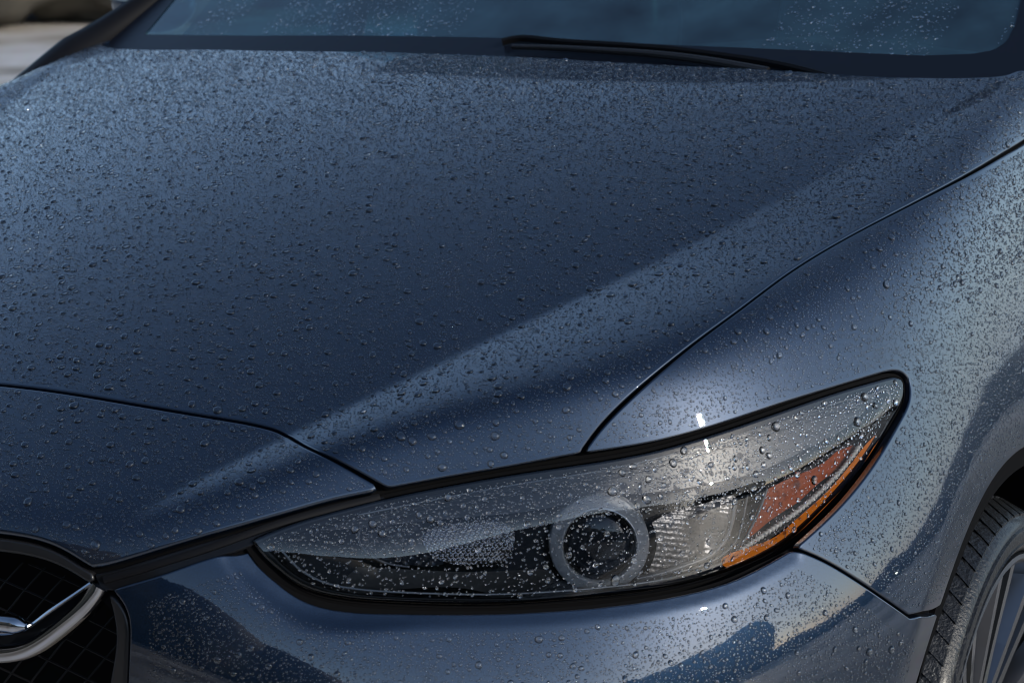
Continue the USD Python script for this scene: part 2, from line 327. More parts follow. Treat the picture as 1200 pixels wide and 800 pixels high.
REAR = tr([(1222, 88), (1210, 84), (1196, 82), (1180, 86.5), (1150, 90), (1075, 90.5), (1000, 87.5), (900, 81), (800, 76.5), (700, 71), (640, 67.5)])
rear0 = top(np.array([[0., REAR[-1, 1] - .002]]))
NOSE_LOW = tr([(453, 574), (430, 579), (400, 585), (350, 598), (300, 612), (240, 629), (190, 644), (150, 656.5), (122, 664), (107, 666.5)])
GR_TOP = tr([(107, 666.5), (95, 659.5), (75, 647), (37, 632), (0, 626), (-60, 619)]); g0 = front(np.array([[0., GR_TOP[-1, 2] + .002]]))
BUMP_TOP = tr([(128, 690), (155, 682), (200, 668), (240, 654), (270, 645), (291, 638)])
LAMP_LOW = tr([(291, 638), (303, 655), (318, 669), (352, 694), (396, 708), (461, 714), (570, 716), (640, 713), (713, 707), (787, 696), (860, 676.5), (926, 642.5)])
BF = tr([(928, 641), (960, 654), (1000, 677), (1040, 704), (1066, 722.5)]); BF2 = tr([(1066, 722.5), (1080, 719.5), (1112, 706)])
BF2 = BF2[np.hypot(BF2[:, 1] - AY, BF2[:, 2] - AZ) >= AR]
th_c = math.atan2(BF2[-1, 2] - AZ, BF2[-1, 1] - AY)
def arch(t0, t1, r=AR): t = np.linspace(t0, t1, 60); return side(np.c_[AY + r*np.cos(t), AZ + r*np.sin(t)])
ARCH_F = arch(th_c, math.radians(20)); ARCH_B = arch(math.radians(205), th_c)
xs = np.linspace(0, 1, 40)
def sideline(a, b): return side(np.c_[a[0] + (b[0] - a[0])*xs, a[1] + (b[1] - a[1])*xs])
def centreline(y0, y1): y = np.linspace(y0, y1, 60); return top(np.c_[0*y, y])

HOOD_R = np.vstack([CUT, LAMP_TOP[1:], SEAM[1:], REAR, rear0])
hood_poly = PG(HOOD_R, mir(HOOD_R)[::-1])
NOSE_R = np.vstack([CUT, NOSE_LOW[1:], GR_TOP[1:], g0])
nose_poly = PG(NOSE_R, mir(NOSE_R)[::-1])
fend_poly = PG(SEAM[1:], sideline((SEAM[-1, 1], SEAM[-1, 2] - .02), (1.36, .93)), sideline((1.36, .92), (1.36, .42)), sideline((1.36, .42), (ARCH_F[-1, 1], ARCH_F[-1, 2])), ARCH_F[::-1], BF2[::-1], BF[::-1], LAMP_TOP2[::-1])
lowline = front(np.c_[np.linspace(.70, 0, 60), np.full(60, .30)])
gr_low = front(np.c_[np.linspace(0, .27, 20), np.full(20, .40)])
GR_SIDE = tr([(148, 830), (149, 800), (151, 750), (150, 727), (143, 708), (128, 690)])
bump_poly = PG(BUMP_TOP, LAMP_LOW[1:], BF[1:], BF2[1:], ARCH_B[::-1][1:], lowline, gr_low, GR_SIDE)
LK = tr([(270, 634), (330, 638), (400, 641), (465, 638.5), (540, 625), (601, 612), (647, 605), (713, 594), (770, 589), (834, 579), (897, 562), (970, 525), (1034, 485), (1080, 450)])
below = Polygon(np.vstack([uv(LK), uv(LK)[-1:] + [[.3, -.6]], uv(LK)[:1] + [[-.2, -.6]]])).buffer(0)
lk_line = LineString(uv(LK)); shapely.prepare(lk_line); shapely.prepare(below)
def lens_set(p):
    d = shapely.distance(lk_line, shapely.points(p)); d = np.where(shapely.contains_xy(below, p[:, 0], p[:, 1]), d, -d)
    return .46*sp(d, .006)
def hitl(px, off):
    o = np.full(len(px), float(off))
    for _ in range(4): P = hit(px, o); o = off + lens_set(uv(P))
    return P
LENS = spl(hitl([(294, 632.5), (303, 646), (318, 662), (352, 687.5), (396, 701), (461, 707), (570, 709.5), (640, 706), (713, 700), (787, 689.5), (860, 669), (926, 636), (970, 596), (1021, 537), (1051, 486), (1061, 457), (1059, 446), (1050, 441), (1036, 443), (1000, 453), (933, 475), (823, 512), (760, 529), (677, 543.5), (606, 554), (520, 569), (461, 581), (400, 596), (340, 613.5), (310, 625)], .0015))
lens_poly = Polygon(uv(LENS)).buffer(0)

# ------------------------------------------------------------------ the car
car = thing('blue_car', 'dark blue metallic car seen close from its front corner, wet all over with rain', 'car')
hood = panel(hood_poly, h=.007); obj('bonnet', hood[0], 'paint', car, normals=hood[1])
nose = panel(nose_poly, h=.006, rad=.004, gap=.0018); obj('nose_panel', nose[0], 'paint', car, normals=nose[1])
fend = panel(fend_poly, h=.006, rad=.002, gap=.0016, depth=.008); obj('front_fender', fend[0], 'paint', car, normals=fend[1])
fm = mirrored(fend); obj('front_fender', fm[0], 'paint', car, normals=fm[1])
lamp_line = LineString(uv(LAMP_LOW)); shapely.prepare(lamp_line)
def wash(p):
    d = shapely.distance(lamp_line, shapely.points(p)); P = surf(p); w = 1 - sm((P[:, 0] - .42)/.16)
    return (.003 + .008*w)*(1 - sm(d/(.016 + .018*w)))
bump = panel(bump_poly, h=.005, disp=wash, rad=.002, gap=.0013, depth=.008); obj('front_bumper', bump[0], 'paint', car, normals=bump[1])
bm = mirrored(bump); obj('front_bumper', bm[0], 'paint', car, normals=bm[1])

# dark body behind the gaps
shell = shapely.union_all([hood_poly, nose_poly, fend_poly, bump_poly, PG(np.vstack([NOSE_LOW, GR_TOP[:1]]), BUMP_TOP, LAMP_LOW[:1], LAMP_TOP[:1])]).buffer(.006).difference(lens_poly.buffer(.006))
inner = [sheet(g, .014, .014) for g in getattr(shell, 'geoms', [shell]) if g.area > 1e-4]
obj('inner_body', join(inner), 'void', car)
# black trim between the nose panel and the bumper, in two steps
TR1 = np.vstack([NOSE_LOW, tr([(107, 666.5), (116, 688)])[1:], tr([(128, 690), (155, 682), (200, 668), (240, 654), (270, 645), (293, 637), (340, 618), (400, 600), (453, 586)])[1:]])
trim_poly = Polygon(uv(TR1)).buffer(0)
tm = panel(biggest(trim_poly), h=.004, hb=.002, gap=.0012, rad=.002, off=.007); obj('garnish_strip', tm[0], 'gloss_black', car, normals=tm[1])
mid = tr([(122, 679), (155, 670), (200, 656), (250, 640), (300, 622), (340, 609), (400, 593), (445, 582)], .006)
obj('seal_strip', strip(mid, [(-.0035, -.002), (-.003, .0015), (0, .0025), (.003, .0015), (.0035, -.002)]), 'rubber', car)
# lamp surround: rubber seal round the lens
ring_o = lens_poly.buffer(.0062); ring = ring_o.difference(lens_poly.buffer(-.0015))
rs = panel(ring, h=.003, hb=.0025, gap=0.0, rad=.0015, off=.0075, depth=.02, disp=lens_set); seal_m = rs

# ------------------------------------------------------------------ headlamp
lens = panel(lens_poly, h=.004, gap=.0004, rad=.004, off=.0015, depth=.010, disp=lens_set)
lamp = obj('headlight', sheet(Polygon(uv(hit(proj(surf(np.array(lens_poly.exterior.coords), .006)), .066))).buffer(.004), .005, .066), 'gloss_black', car)
obj('lens', lens[0], 'lens_clear', lamp, normals=lens[1])
obj('lens_seal', rs[0], 'void', lamp, normals=rs[1])
# side wall of the housing, from the lens edge down to the back
ee = np.array(lens_poly.exterior.coords); wl = []
a_ = surf(ee, .006 + lens_set(ee)); b_ = hit(proj(a_), .067)
k = len(ee); V = np.vstack([a_, b_]); T = np.array([(i, (i+1) % k, k + i) for i in range(k)] + [((i+1) % k, k + (i+1) % k, k + i) for i in range(k)])
obj('housing_wall', (V, T), 'gloss_black', lamp)
def sheetl(poly, h, off, bulge=None):
    p, f, loops = triangulate(poly, h, h); P = surf(p, off + lens_set(p))
    if bulge is not None: P = P + grad(P)*bulge(p, P)[:, None]
    return trimesh.Trimesh(P, f, process=False)
def patch(px, off, h=.003, bulge=None): return sheetl(Polygon(uv(spl(hitl(px + px[:1], off)))).buffer(0), h, off, bulge)
def line_px(px, off, step=.004): return spl(hitl(px, off), step)
def line_b(px, off, step=.004): return spl(hit(px, off), step)
# bezel: dark shelf following the lower edge, with a bright bead
bez = [(312, 640), (332, 661), (360, 680), (400, 692), (470, 698), (570, 700), (645, 697), (720, 690), (790, 682), (856, 664), (918, 633), (962, 594), (1013, 535), (1043, 488), (1053, 459), (1042, 450), (990, 466), (930, 486), (820, 522), (700, 549), (600, 565), (500, 584), (410, 606), (345, 626)]
bz = Polygon(uv(spl(hitl(bez + bez[:1], .008)))).buffer(0)
bzr = lens_poly.buffer(-.002).difference(bz)
obj('bezel', panel(biggest(bzr), h=.003, hb=.003, gap=.0, rad=.002, off=.009, depth=.03, disp=lens_set)[0], 'gloss_black', lamp)
obj('bead', tube(line_px([(330, 644), (348, 664), (375, 680), (420, 690), (480, 694), (570, 696), (645, 693), (720, 686.5), (790, 676), (846, 660)], .010), .0012, 8), 'clear_guide', lamp)
obj('bead', tube(line_px([(1040, 466), (1026, 490), (1016, 500), (1008, 508)], .014), .0016, 8), 'clear_guide', lamp)
obj('bead', tube(line_px([(420, 603), (520, 583), (620, 565), (700, 552), (780, 534), (860, 511), (940, 486), (1000, 467), (1030, 459), (1041, 458), (1043, 464), (1034, 486), (1015, 512)], .010), .0009, 8), 'clear_guide', lamp)
obj('upper_shelf', patch([(350, 622), (420, 605), (520, 584), (620, 566), (700, 553), (780, 535), (860, 512), (940, 487), (1000, 468), (1026, 462), (1000, 494), (960, 518), (897, 549), (834, 566), (770, 576), (713, 582), (647, 594), (601, 601), (540, 606), (465, 614), (400, 620)], .026, .004), 'silver_plastic', lamp)
for dy, of in ((6, .011), (11, .013)):
    obj('bead', tube(line_px([(420, 603 + dy), (520, 583 + dy), (620, 565 + dy), (700, 552 + dy), (780, 534 + dy), (860, 511 + dy), (940, 486 + dy), (1000, 467 + dy), (1022, 461 + dy)], of), .0007, 6), 'silver_plastic', lamp)
# projector lamp with its ring
PC = hitl([(702, 636)], .034)[0]; PA = np.array([.50, -.85, .10]); PA /= np.linalg.norm(PA)
pr = .0325
obj('projector_ring', lathe(PC, PA, [(pr*1.02, -.012), (pr*1.02, .010), (pr*1.06, .0125), (pr*1.10, .0125), (pr*1.38, .005), (pr*1.42, .002), (pr*1.42, -.018)], 96), 'satin_chrome', lamp)
obj('projector_rim', lathe(PC, PA, [(pr*.86, .004), (pr*.90, .0075), (pr*1.0, .0075), (pr*1.0, -.01)], 80), 'gloss_black', lamp)
obj('projector_lens', lathe(PC, PA, [(pr*.88, .001)] + [(pr*.88*math.cos(a), .001 + .008*math.sin(a)) for a in np.linspace(.1, math.pi/2, 14)], 64), 'dark_glass', lamp)
# dimpled turn signal reflector
def dimples(pitch, amp):
    def fn(p, P):
        q = p/pitch; r = np.round(q[:, 1]/.866); x = q[:, 0] + .5*(r % 2); dx = x - np.round(x); dy = (q[:, 1]/.866 - r)*.866
        return amp*np.maximum(0, 1 - (dx*dx + dy*dy)/.22)
    return fn
obj('turn_signal_reflector', patch([(494, 628), (502, 620), (520, 615), (548, 611), (590, 612), (600, 619), (602, 641), (596, 655), (580, 659), (545, 661), (515, 656), (500, 645)], .040, .00075, dimples(.0046, .0016)), 'chrome', lamp)
obj('reflector_bowl', patch([(421, 628), (424, 616), (440, 611), (470, 607), (494, 609), (494, 628), (503, 648), (520, 659), (480, 662), (445, 655), (425, 642)], .038, .002, lambda p, P: .003*np.sin(p[:, 0]*260)*np.sin(p[:, 1]*310)), 'dark_glass', lamp)
obj('bead', tube(line_px([(470, 607), (440, 611), (424, 617), (420, 630), (426, 643), (446, 657), (480, 664)], .034), .0011, 8), 'clear_guide', lamp)
obj('lower_shelf', patch([(420, 664), (500, 668), (600, 668), (650, 676), (640, 690), (560, 692), (470, 690), (400, 684)], .030, .004), 'black_plastic', lamp)
# high beam reflector
obj('high_beam_reflector', patch([(764, 612), (790, 598), (830, 588), (862, 582), (858, 605), (846, 636), (822, 655), (790, 668), (760, 674), (768, 648)], .042, .0012, lambda p, P: .00022*np.sin(p[:, 1]*1500) - .010*np.exp(-(((p - uv(hitl([(830, 625)], .042))[0])/.016)**2).sum(1))), 'reflector', lamp)
for px, r in (([(862, 583), (857, 612), (848, 634), (832, 650), (806, 661), (776, 671), (745, 678)], .0026), ([(876, 580), (871, 606), (864, 630), (852, 645), (828, 660), (790, 671)], .0012), ([(899, 572), (892, 592), (878, 622), (866, 642), (852, 656), (820, 668)], .0014)):
    obj('light_guide', tube(line_px(px, .022), r, 10), 'clear_guide', lamp)
# amber side reflector in two fields with a bright guide between them
obj('amber_reflector', patch([(899, 573), (935, 556), (970, 538), (1002, 523), (1004, 527), (975, 555), (935, 588), (897, 614), (872, 632), (880, 612)], .026, .0025), 'amber_dark', lamp)
obj('amber_reflector', patch([(1034, 503), (1028, 524), (1010, 551), (985, 580), (955, 608), (918, 634), (886, 650), (850, 664), (846, 661), (890, 637), (930, 611), (968, 577), (998, 542), (1018, 517)], .014, .0025), 'amber', lamp)
dg = line_px([(1008, 521), (996, 538), (968, 569), (930, 602), (895, 626), (866, 646)], .017, .0012)
sec_n = 3.2e-3
w_ = .75*sec_n*(1 + .22*np.sign(np.sin(np.arange(len(dg))*1.6)))
obj('light_guide', tube(dg, w_, 8), 'white_guide', lamp)
obj('fin', patch([(898, 571), (940, 549), (985, 527), (1026, 498), (1022, 495), (980, 516), (930, 540), (890, 559), (866, 569), (866, 574), (882, 574)], .020, .003), 'gloss_black', lamp)
lamp2 = obj('headlight', (mir(surf(triangulate(lens_poly, .012, .012)[0], .0)), triangulate(lens_poly, .012, .012)[1]), 'gloss_black', car)

# ------------------------------------------------------------------ grille
GL = np.vstack([GR_TOP, g0, front(np.c_[np.full(30, 0.), np.linspace(g0[0, 2] - .01, .40, 30)]), gr_low[1:], GR_SIDE, NOSE_LOW[-1:]])
gp = Polygon(uv(GL)).buffer(0)
gtop = tr([(112, 684), (100, 677), (75, 662), (37, 648), (0, 642), (-60, 636)]); gt0 = front(np.array([[0., gtop[-1, 2] + .002]]))
gs = panel(PG(GR_TOP, g0, gt0, gtop[::-1]), h=.004, gap=.0005, rad=.003, off=.006, twin=True, clip=PG(centreline(-.2, .4), np.array([[1.2, .4, .6], [1.2, -.3, .3]]), front(np.c_[np.zeros(40), np.linspace(.3, .7, 40)])) if False else None)
grille = obj('grille', gs[0], 'grey_trim', car, normals=gs[1])
side_in = tr([(120, 692), (128, 702), (132, 716), (135, 735), (133, 770), (128, 800), (126, 830)])
gq = panel(PG(GR_SIDE, side_in), h=.004, gap=.0005, rad=.003, off=.004, depth=.03); obj('surround', gq[0], 'grey_trim', grille, normals=gq[1])
gb = trimesh.creation.box([.80, .01, .36]); gb.apply_translation([0, .20, .47]); obj('backing', gb, 'void', grille, smooth=False)
wires = []
x0, y0, x1, y1 = gp.bounds
for sgn in (-1, 1):
    for c in np.arange(-.8, .9, .022):
        ln = LineString([(x0 - .2, c + sgn*.62*(x0 - .2)), (x1 + .2, c + sgn*.62*(x1 + .2))]).intersection(gp)
        for g in getattr(ln, 'geoms', [ln]):
            if g.length > .01 and g.geom_type == 'LineString':
                q = np.array([g.interpolate(t, normalized=True).coords[0] for t in np.linspace(0, 1, max(2, int(g.length/.012)))])
                wires.append(tube(surf(q, .046), .0010, 5))
wm = join(wires); obj('mesh_insert', join(wm, trimesh.Trimesh(mir(wm.vertices), wm.faces[:, ::-1], process=False)), 'rubber', grille)
wing = line_b([(119, 687), (105, 707), (80, 731), (58, 748), (38, 760), (18, 766), (-6, 768), (-60, 768), (-130, 766)], .006, .005)
prof = [(-.0085, -.012), (-.0088, .002), (-.006, .0075), (-.001, .0088), (.004, .0065), (.0072, .001), (.0075, -.012)]
taper = np.clip(np.linspace(0, 1, len(wing))*5 + .35, 0, 1)
wg = strip(wing, prof); wing2 = line_b([(108, 683), (80, 702), (55, 719), (36, 733), (20, 739), (-6, 741), (-60, 741), (-130, 740)], .012, .005)
wg2 = strip(wing2, [(-.0016, -.01), (-.0016, .003), (0, .004), (.0016, .003), (.0016, -.01)])
wface = []
ip = np.linspace(0, 1, 60)
def resamp(c): t = np.r_[0, np.cumsum(np.linalg.norm(np.diff(c, axis=0), axis=1))]; return np.c_[[np.interp(ip*t[-1], t, c[:, i]) for i in range(3)]].T
A_, B_ = resamp(wing), resamp(wing2); nA, nB = grad(A_), grad(B_)
V = np.vstack([A_ - nA*.004, B_ - nB*.006]); T = np.array([(i, i+1, 60+i) for i in range(59)] + [(i+1, 61+i, 60+i) for i in range(59)])
ch = obj('chrome_wing', wg, 'chrome', grille); obj('inner_lip', wg2, 'chrome', ch); obj('wing_face', (V, T), 'gloss_black', ch)
em = tube(line_b([(31, 733.5), (22, 732), (8, 730), (-10, 729), (-60, 729)], .006, .005), np.r_[.003, .0065, np.full(200, .0085)][:len(line_b([(31, 733.5), (22, 732), (8, 730), (-10, 729), (-60, 729)], .006, .005))], 14); obj('emblem_edge', em, 'chrome', ch)

# ------------------------------------------------------------------ wheel
WY, WZ, WX = .885, .232, .856
WS = 1.02
def wheel_lathe(prof, sides=96): return lathe(np.array([WX, WY, WZ]), [1, 0, 0], [(r*WS, h) for r, h in prof], sides)
wheel = obj('front_wheel', wheel_lathe([(.243, -.012), (.246, .001), (.252, .006), (.262, .008), (.274, .006), (.281, .001), (.286, -.006)]), 'tyre', car)
obj('tyre_tread', wheel_lathe([(.286, -.006), (.291, -.016), (.2935, -.03), (.295, -.06), (.295, -.15), (.285, -.19), (.24, -.19)]), 'tyre', wheel)
blk = []
for i in range(72):
    a = i*2*math.pi/72
    for (xa, xb, ra, rb, tw) in ((-.004, -.036, .287, .3005, .0), (-.041, -.075, .297, .302, .35), (-.080, -.115, .297, .302, -.2)):
        w0 = 2*math.pi/72*.39
        q = []
        for (x, r) in ((xa, ra if xa > -.01 else rb), (xb, rb)):
            for s in (-1, 1):
                an = a + s*w0 + tw*(x - xa)*3 + (x)*2.2
                for rr in ((r - .011)*WS, r*WS): q.append((WX + x, WY + rr*math.cos(an), WZ + rr*math.sin(an)))
        blk.append(trimesh.convex.convex_hull(np.array(q)))
obj('tread_block', join(blk), 'tyre', wheel)
for r in (.2565, .2735): obj('sidewall_rib', wheel_lathe([(r - .0012, .0055), (r, .0088), (r + .0012, .0055)]), 'tyre', wheel)
obj('rim', wheel_lathe([(.205, -.13), (.222, -.05), (.228, -.012), (.2325, .001), (.238, .0045), (.2425, .003), (.2435, -.004), (.236, -.012)]), 'alloy_bright', wheel)
for i in range(10):
    a0 = i*2*math.pi/10 + .17
    for s in (-1, 1):
        pts = []
        for r, hw, x in ((.045, .012, -.030), (.14, .009, -.018), (.231, .0105, -.006)):
            for sd in (-1, 1):
                for dx in (0, -.022):
                    an = a0 + s*(.10 if r > .1 else .16) + sd*(hw - (.003 if dx == 0 else -.003))/r
                    pts.append((WX + x + dx, WY + r*WS*math.cos(an), WZ + r*WS*math.sin(an)))
        v = np.array(pts); m1 = trimesh.convex.convex_hull(v[:8]); m2 = trimesh.convex.convex_hull(v[4:])
        obj('spoke', join(m1, m2), 'alloy_bright' if s > 0 else 'alloy_dark', wheel, smooth=25)
obj('hub', wheel_lathe([(.0, -.022), (.03, -.022), (.034, -.026), (.06, -.03), (.062, -.06)], 48), 'alloy_dark', wheel)
obj('brake_disc', wheel_lathe([(.06, -.085), (.155, -.085), (.157, -.09), (.157, -.105)], 64), 'brake_steel', wheel)
# arch liner
t = np.linspace(math.radians(205), math.radians(-25), 50); ring = [np.c_[np.full(50, x), AY + (AR - .004)*np.cos(t), AZ + (AR - .004)*np.sin(t)] for x in (.850, .55)]
V = np.vstack(ring); T = np.array([(i, i+1, 50+i) for i in range(49)] + [(i+1, 51+i, 50+i) for i in range(49)])
back = np.vstack([ring[1], [[.55, AY, AZ]]]); T2 = np.array([(i, i+1, 50) for i in range(49)])
obj('wheel_arch_liner', join((V, T), (back, T2)), 'void', car)

# ------------------------------------------------------------------ windscreen and what is round it
TILT = math.radians(27)
def wbase(x): return 1.178 + .105*x*x
def FWS(P): return (P[..., 2] - (.990 - .035*P[..., 0]**2))*math.cos(TILT) - (P[..., 1] - wbase(P[..., 0]))*math.sin(TILT)
def wpt(x, t): x = np.asarray(x, float); return np.stack([x, wbase(x) + t*math.cos(TILT), .990 - .035*x*x + t*math.sin(TILT)], -1)
gxs = np.linspace(-.78, .78, 60); gts = np.linspace(-.03, .70, 40)
V = np.array([wpt(x*(1 - .16*max(t, 0)/.7), t) for t in gts for x in gxs]); T = []
for i in range(39):
    for j in range(59): q = i*60 + j; T += [(q, q+1, q+61), (q, q+61, q+60)]
ws = obj('windscreen', (V, np.array(T)), 'windscreen_glass', car, smooth=True)
# black ceramic border inside the glass
clear = np.vstack([hit([(206, -2), (188, 20), (170, 41.5), (240, 42.5), (300, 43), (420, 43), (560, 45), (700, 50), (800, 54.5), (900, 58.5), (1000, 63), (1080, 66.5), (1140, 64.5), (1165, 60), (1180, 50), (1190, 30), (1197, 0)], fn=FWS)])
cx = clear[:, :1]; e1 = np.array([0, math.cos(TILT), math.sin(TILT)])
def wuv(P): return np.c_[P[:, 0], (P[:, 1] - wbase(P[:, 0]))/math.cos(TILT)]
cu = wuv(clear); cu = np.vstack([[cu[0, 0]*.90, .62], cu, [cu[-1, 0]*.90, .62]])
ou = np.array([(-.775, -.028), (.775, -.028), (.655, .68), (-.655, .68)])
fr = Polygon(ou).difference(Polygon(cu).buffer(.01).buffer(-.01)); p, f, _ = triangulate(biggest(fr), .02, .008)
obj('black_border', (wpt(p[:, 0], p[:, 1]) + np.array([0, -math.sin(TILT), math.cos(TILT)])*.0015, f), 'frit', ws)
# cowl below the glass
cxs = np.linspace(-.755, .755, 60)
V = np.array([(x, wbase(x) + y - .0, .990 - .035*x*x - .05*max(0, abs(x) - .74) + z) for (y, z) in ((-.20, -.085), (-.02, -.032), (.06, -.004)) for x in cxs]); T = []
for i in range(2):
    for j in range(59): q = i*60 + j; T += [(q, q+1, q+61), (q, q+61, q+60)]
obj('cowl', (V, np.array(T)), 'rubber', car)
# pillars: painted outside, black inside strip
for s in (1, -1):
    t = np.linspace(.20 if s > 0 else -.16, .95, 30); path = np.c_[s*((.795 if s < 0 else .865) - .13*np.maximum(t, 0)), 1.245 + .88*t, .966 + .40*t]
    obj('pillar', tube(path, np.where(t < 0, .020, .024), 18), 'paint', car)
    path2 = np.c_[s*((.782 if s < 0 else .84) - .125*np.maximum(t, 0)), 1.235 + .88*t, .968 + .41*t]
    obj('pillar_trim', tube(path2, .026 + .012*np.exp(-np.maximum(t, 0)/.06), 12), 'rubber', car)
# wiper
wp = spl(hit([(588, 48), (600, 45), (640, 46), (700, 50.5), (789, 57), (860, 66), (905, 73), (945, 82), (985, 93)], -.010, fn=FWS), .01)
wiper = obj('wiper', strip(wp, [(-.0038, -.006), (-.0034, .0012), (0, .0036), (.0034, .0012), (.0038, -.006)], up=[0, -math.sin(TILT), math.cos(TILT)]), 'rubber', car)
wa = spl(hit([(600, 55), (645, 56), (700, 59), (760, 63), (840, 73), (900, 84)], -.010, fn=FWS), .01)
obj('wiper_arm', tube(wa, np.linspace(.0035, .006, len(wa)), 8), 'black_plastic', wiper)
# dashboard, roof, cabin
def grid(fn, nu, nv):
    V = np.array([fn(i/(nu-1), j/(nv-1)) for j in range(nv) for i in range(nu)]); T = []
    for j in range(nv-1):
        for i in range(nu-1): q = j*nu + i; T += [(q, q+1, q+nu+1), (q, q+nu+1, q+nu)]
    return trimesh.Trimesh(V, np.array(T), process=False)
obj('dashboard', grid(lambda u, v: (-.66 + 1.32*u, 1.33 + .5*v, .955 + .02*math.sin(math.pi*v) + .03*math.exp(-((u - .75)/.14)**2)*v - .25*max(0, v - .85)), 40, 30), 'dash_grey', car, smooth=True)
obj('roof', grid(lambda u, v: ((-.6 + 1.2*u), 1.72 + 1.3*v, 1.31 + .05*math.sin(math.pi*u) + .06*math.sin(1.6*v)), 20, 20), 'paint', car, smooth=True)
for x in (-.37, .37):
    b_ = trimesh.creation.box([.50, .16, .62]); b_ = b_.subdivide().subdivide(); b_.vertices[:, 1] += .12*(b_.vertices[:, 2]); b_ = trimesh.smoothing.filter_laplacian(b_.subdivide(), iterations=6); b_.apply_translation([x, 2.05, .82])
    obj('seat', b_, 'black_plastic', car, smooth=True)
obj('rear_wall', grid(lambda u, v: (-.74 + 1.48*u, 2.7, .2 + 1.1*v), 4, 4), 'black_plastic', car)
for s in (-1, 1):
    obj('door_trim', trimesh.creation.box([.05, 1.5, .60], trimesh.transformations.translation_matrix([s*.80, 2.15, .63])), 'black_plastic', car)
    obj('side_window', (np.array([[s*.78, 1.42, .93], [s*.78, 2.7, .93], [s*.66, 2.7, 1.36], [s*.66, 1.9, 1.36]]), np.array([[0, 1, 2], [0, 2, 3]])), 'side_glass', car, smooth=False)
    obj('window_post', tube(np.array([[s*.79, 1.98, .90], [s*.76, 2.06, 1.10], [s*.66, 2.16, 1.36]]), .035, 10), 'black_plastic', car)
# door mirror on the far side
mp = hit([(152, 6)])[0] if False else np.array([-.875, 1.54, 1.035])
mm_ = trimesh.creation.icosphere(3, 1.0); mm_.apply_scale([.085, .055, .055]); mm_.apply_translation(mp); obj('door_mirror', mm_, 'paint', car, smooth=True)

# ------------------------------------------------------------------ rain drops
def cap(r, h, rings=5, sides=12, wob=None, closed=False):
    """A sessile drop: rounded cap of base radius r and height h, base at z = 0."""
    V, T = [(0, 0, h)], []
    for i in range(1, rings + 1):
        a = (i/rings)*math.pi/2
        rr, z = r*math.sin(a)**.92, h*math.cos(a)**.9 if i < rings else -.06*h
        for j in range(sides):
            t = 2*math.pi*j/sides; w = 1.0 if wob is None else wob(t)**(i/rings)
            V.append((rr*w*math.cos(t), rr*w*math.sin(t), z))
    for j in range(sides): T.append((0, 1 + j, 1 + (j+1) % sides))
    for i in range(rings - 1):
        for j in range(sides):
            a, b = 1 + i*sides + j, 1 + i*sides + (j+1) % sides; T += [(a, a + sides, b + sides), (a, b + sides, b)]
    if closed:
        n = len(V); V.append((0, 0, -.06*h)); q = 1 + (rings-1)*sides
        T += [(n, q + (j+1) % sides, q + j) for j in range(sides)]
    return np.array(V), np.array(T)
def frame(n, ang):
    a = np.cross(n, [0.31, .12, .94]); a /= np.linalg.norm(a, axis=-1, keepdims=True); b = np.cross(n, a)
    c, s = np.cos(ang)[:, None], np.sin(ang)[:, None]; x = a*c + b*s; y = np.cross(n, x)
    return np.stack([x, y, n], 1)
def sample(poly, density, off=0.0, disp=None):
    q = poly.buffer(-.006); x0, y0, x1, y1 = q.bounds; n = int(density*(x1-x0)*(y1-y0)); p = rng.uniform((x0, y0), (x1, y1), (n, 2))
    shapely.prepare(q); p = p[shapely.contains_xy(q, p[:, 0], p[:, 1])]; P = surf(p, off); nn = grad(P)
    if disp is not None:
        e = 1e-3; P = surf(p, off + disp(p)); Q = [surf(p + d, off + disp(p + d)) for d in ([e, 0], [0, e])]
        nn = np.cross(Q[0] - P, Q[1] - P); nn /= np.linalg.norm(nn, axis=1, keepdims=True); nn *= np.sign((nn*(CAM - P)).sum(1))[:, None]
    px = proj(P)
    if disp is lens_set: thin = rng.uniform(size=len(p)) < np.where(disp(p) > .003, .30, .95); p, P, nn, px = p[thin], P[thin], nn[thin], px[thin]
    keep = (px[:, 0] > -260) & (px[:, 0] < 1460) & (px[:, 1] > -60) & (px[:, 1] < 1000) & ((nn*(CAM - P)).sum(1) > 0.02) & (nn[:, 2] > -.15)
    w = rng.uniform(size=len(p)) < 1/np.maximum(.25, np.abs(nn @ DV)); keep &= w
    return P[keep], nn[keep]
REG = []
for name, poly, off in (('bonnet', hood_poly, 0.), ('nose', nose_poly, 0.), ('fender', fend_poly, 0.), ('bumper', bump_poly.buffer(-.012), 0.), ('lens', lens_poly, .0015)):
    ds = lens_set if name == 'lens' else wash if name == 'bumper' else None; big = sample(poly, 4200 if name == 'bumper' else 7000, off, ds); fine = sample(poly, 250000, off, ds); REG.append((name, big, fine))
drops = []        # P, n, r, region
